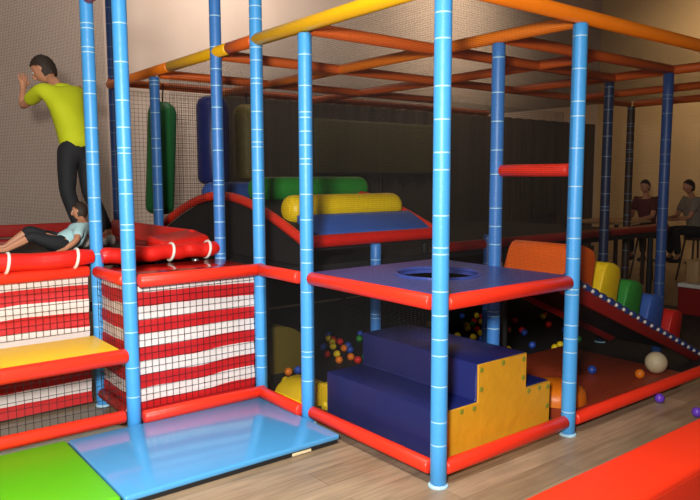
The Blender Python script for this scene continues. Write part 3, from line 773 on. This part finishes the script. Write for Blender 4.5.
# child lying back on the pads
person('child in a pale blue top half lying behind the tied red roll', dict(
    base=(-0.980, 3.200, 1.085), pelvis=(-1.010, 3.280, 1.17), chest=(-0.850, 3.320, 1.25), neck=(-0.820, 3.370, 1.33), head=(-0.830, 3.420, 1.42), up=(.05, .25, .9), fwd=(-.7, .4, -.5),
    shL=(-0.890, 3.240, 1.29), elL=(-0.950, 3.120, 1.2), wrL=(-1.050, 3.080, 1.14), tiL=(-1.130, 3.060, 1.12), pnL=(0, 0, -1),
    shR=(-0.770, 3.410, 1.29), elR=(-0.870, 3.460, 1.2), wrR=(-0.960, 3.500, 1.14), tiR=(-1.040, 3.530, 1.12), pnR=(0, 0, -1),
    hpL=(-1.050, 3.230, 1.16), knL=(-1.250, 3.260, 1.24), anL=(-1.450, 3.280, 1.14), toL=(-1.530, 3.300, 1.17),
    hpR=(-1.030, 3.350, 1.16), knR=(-1.230, 3.420, 1.28), anR=(-1.410, 3.460, 1.15), toR=(-1.490, 3.480, 1.17), cuff=.25),
    ('paleblue', 'trouser', 'shoe'), k=.66, shoes=False)

def sitter(label, x, y, col, face, z=.74, k=.95, group='people at the far table'):
    f = Vector((math.cos(face), math.sin(face), 0)); l = Vector((-f.y, f.x, 0)); b = Vector((x, y, 0)); u = Vector((0, 0, 1))
    pel = b + u*(z+.1); che = pel + u*.36 + f*.08; nek = pel + u*.55 + f*.12; hd = nek + u*.14 + f*.05
    J = dict(base=(x, y, 0), pelvis=pel, chest=che, neck=nek, head=hd, up=u + f*.15, fwd=f - u*.25)
    for sd, s in (('L', 1), ('R', -1)):
        sh = nek - u*.07 + l*s*.17
        J['sh'+sd] = sh; J['el'+sd] = sh - u*.27 + f*.12; J['wr'+sd] = sh - u*.3 + f*.36 - l*s*.06; J['ti'+sd] = J['wr'+sd] + f*.17 - l*s*.05; J['pn'+sd] = (0, 0, -1)
        J['hp'+sd] = pel - u*.02 + l*s*.09; J['kn'+sd] = pel + f*.42 - u*.0 + l*s*.1; J['an'+sd] = pel + f*.36 - u*.42 + l*s*.1; J['to'+sd] = J['an'+sd] + f*.14 - u*.06
    person(label, J, (col, 'trouser', 'trouser'), k=k, group=group)
    t = thing('bar_stool', 'dark bar stool under the ' + label.split(' with')[0].split(' half')[0], 'stool', (x, y, 0), face, 'bar stools at the far table')
    bm = bmesh.new(); lathe(bm, (0, 0, z-.06), (0, 0, z), [(0, .17, 0), (.02, .185, 0), (.045, .185, 0), (.06, .16, 0)], 20); obj('seat', bm, 'wood', t)
    for sx in (-1, 1):
        for sy in (-1, 1):
            bm = bmesh.new(); sweep(bm, [(sx*.11, sy*.11, z-.05), (sx*.19, sy*.19, 0)], .016, 8); obj('leg', bm, 'wood', t)
    bm = bmesh.new(); sweep(bm, [(.2*math.cos(2*PI*q/20)*.78, .2*math.sin(2*PI*q/20)*.78, .3) for q in range(21)], .01, 6, cap=False); obj('foot_ring', bm, 'wood', t)
sitter('person in a grey top with dark hair seated at the far right table', 8.55, 2.62, 'grey', 2.6)
sitter('person in a maroon top half hidden behind the post beyond the ramp blocks', 8.35, 3.32, 'maroon', 3.2)
t = thing('bar_table', 'high table with a pale top beyond the farthest brown post', 'table', (7.3, 3.4, 0))
bm = bmesh.new(); box(bm, (-.5, -.45, .98), (.45, .35, 1.02), .008); obj('tabletop', bm, 'tan', t)
for sx in (-.42, .38):
    for sy in (-.37, .27):
        bm = bmesh.new(); box(bm, (sx-.025, sy-.025, 0), (sx+.025, sy+.025, .98), .004, 1); obj('leg', bm, 'wood', t)
t = thing('bar_chair', 'dark high-backed bar chair left of the pale table', 'chair', (6.45, 3.95, 0), -.6)
bm = bmesh.new(); box(bm, (-.2, -.2, .66), (.2, .2, .71), .015); obj('seat', bm, 'wood', t)
bm = bmesh.new(); box(bm, (-.2, .16, .74), (.2, .2, 1.12), .012); obj('backrest', bm, 'wood', t)
for sx in (-.17, .17):
    for sy in (-.17, .17):
        bm = bmesh.new(); box(bm, (sx-.02, sy-.02, 0), (sx+.02, sy+.02, .66), .004, 1); obj('leg', bm, 'wood', t)

# ------------------------------------------------------------------ camera
cam = bpy.data.cameras.new('camera'); co = bpy.data.objects.new('camera', cam); C.objects.link(co)
pitch, roll_, yaw = .106, -.003, .903
fw = Vector((math.cos(yaw)*math.cos(pitch), math.sin(yaw)*math.cos(pitch), -math.sin(pitch)))
r0 = Vector((math.sin(yaw), -math.cos(yaw), 0)); u0 = r0.cross(fw)
rr_ = r0*math.cos(roll_) + u0*math.sin(roll_); uu = -r0*math.sin(roll_) + u0*math.cos(roll_)
co.matrix_world = Matrix(((rr_.x, uu.x, -fw.x, -1.542*1.7), (rr_.y, uu.y, -fw.y, -1.501*1.7), (rr_.z, uu.z, -fw.z, 1.7), (0, 0, 0, 1)))
cam.sensor_width = 36; cam.lens = 36 * 684.763 / 700; cam.clip_end = 60
sc.camera = co

# ------------------------------------------------------------------ light
def area(name, loc, tgt, size, power, col):
    l = bpy.data.lights.new(name, 'AREA'); l.size = size; l.energy = power; l.color = col
    o = bpy.data.objects.new(name, l); C.objects.link(o); o.location = loc
    o.rotation_euler = (Vector(tgt) - Vector(loc)).to_track_quat('-Z', 'Y').to_euler(); return o
area('flash_light', (-3.2, -2.6, 2.3), (-1.0, 2.5, 1.0), .4, 232, (1, .96, .9)).data.spread = math.radians(140)
def spread(o, deg): o.data.spread = math.radians(deg); return o
spread(area('hall_light_front', (-2.0, -.8, 5.9), (-1.2, -.2, 0), 1.2, 70, (1, .93, .84)), 75)
spread(area('hall_light_left', (-2.5, 3.0, 6.0), (-2.5, 6.3, 2.5), 1.2, 36, (1, .92, .84)), 120)
spread(area('hall_light_rear', (2.0, 4.2, 5.6), (2.0, 6.3, 4.0), 1.6, 72, (1, .9, .78)), 110)
spread(area('hall_light_far', (6.5, 4.2, 5.6), (6.5, 6.3, 4.0), 1.6, 70, (1, .84, .62)), 110)
spread(area('hall_light_right', (9.0, 2.6, 6.0), (11.5, 3.2, 3.9), 1.6, 58, (1, .8, .54)), 90)
w = bpy.data.worlds.new('world'); sc.world = w; w.use_nodes = True
w.node_tree.nodes['Background'].inputs[0].default_value = (1, .9, .78, 1)
w.node_tree.nodes['Background'].inputs[1].default_value = .08
sc.view_settings.view_transform = 'Standard'; sc.view_settings.look = 'None'
sc.view_settings.exposure = 0; sc.view_settings.gamma = 1; sc.view_settings.use_curve_mapping = False
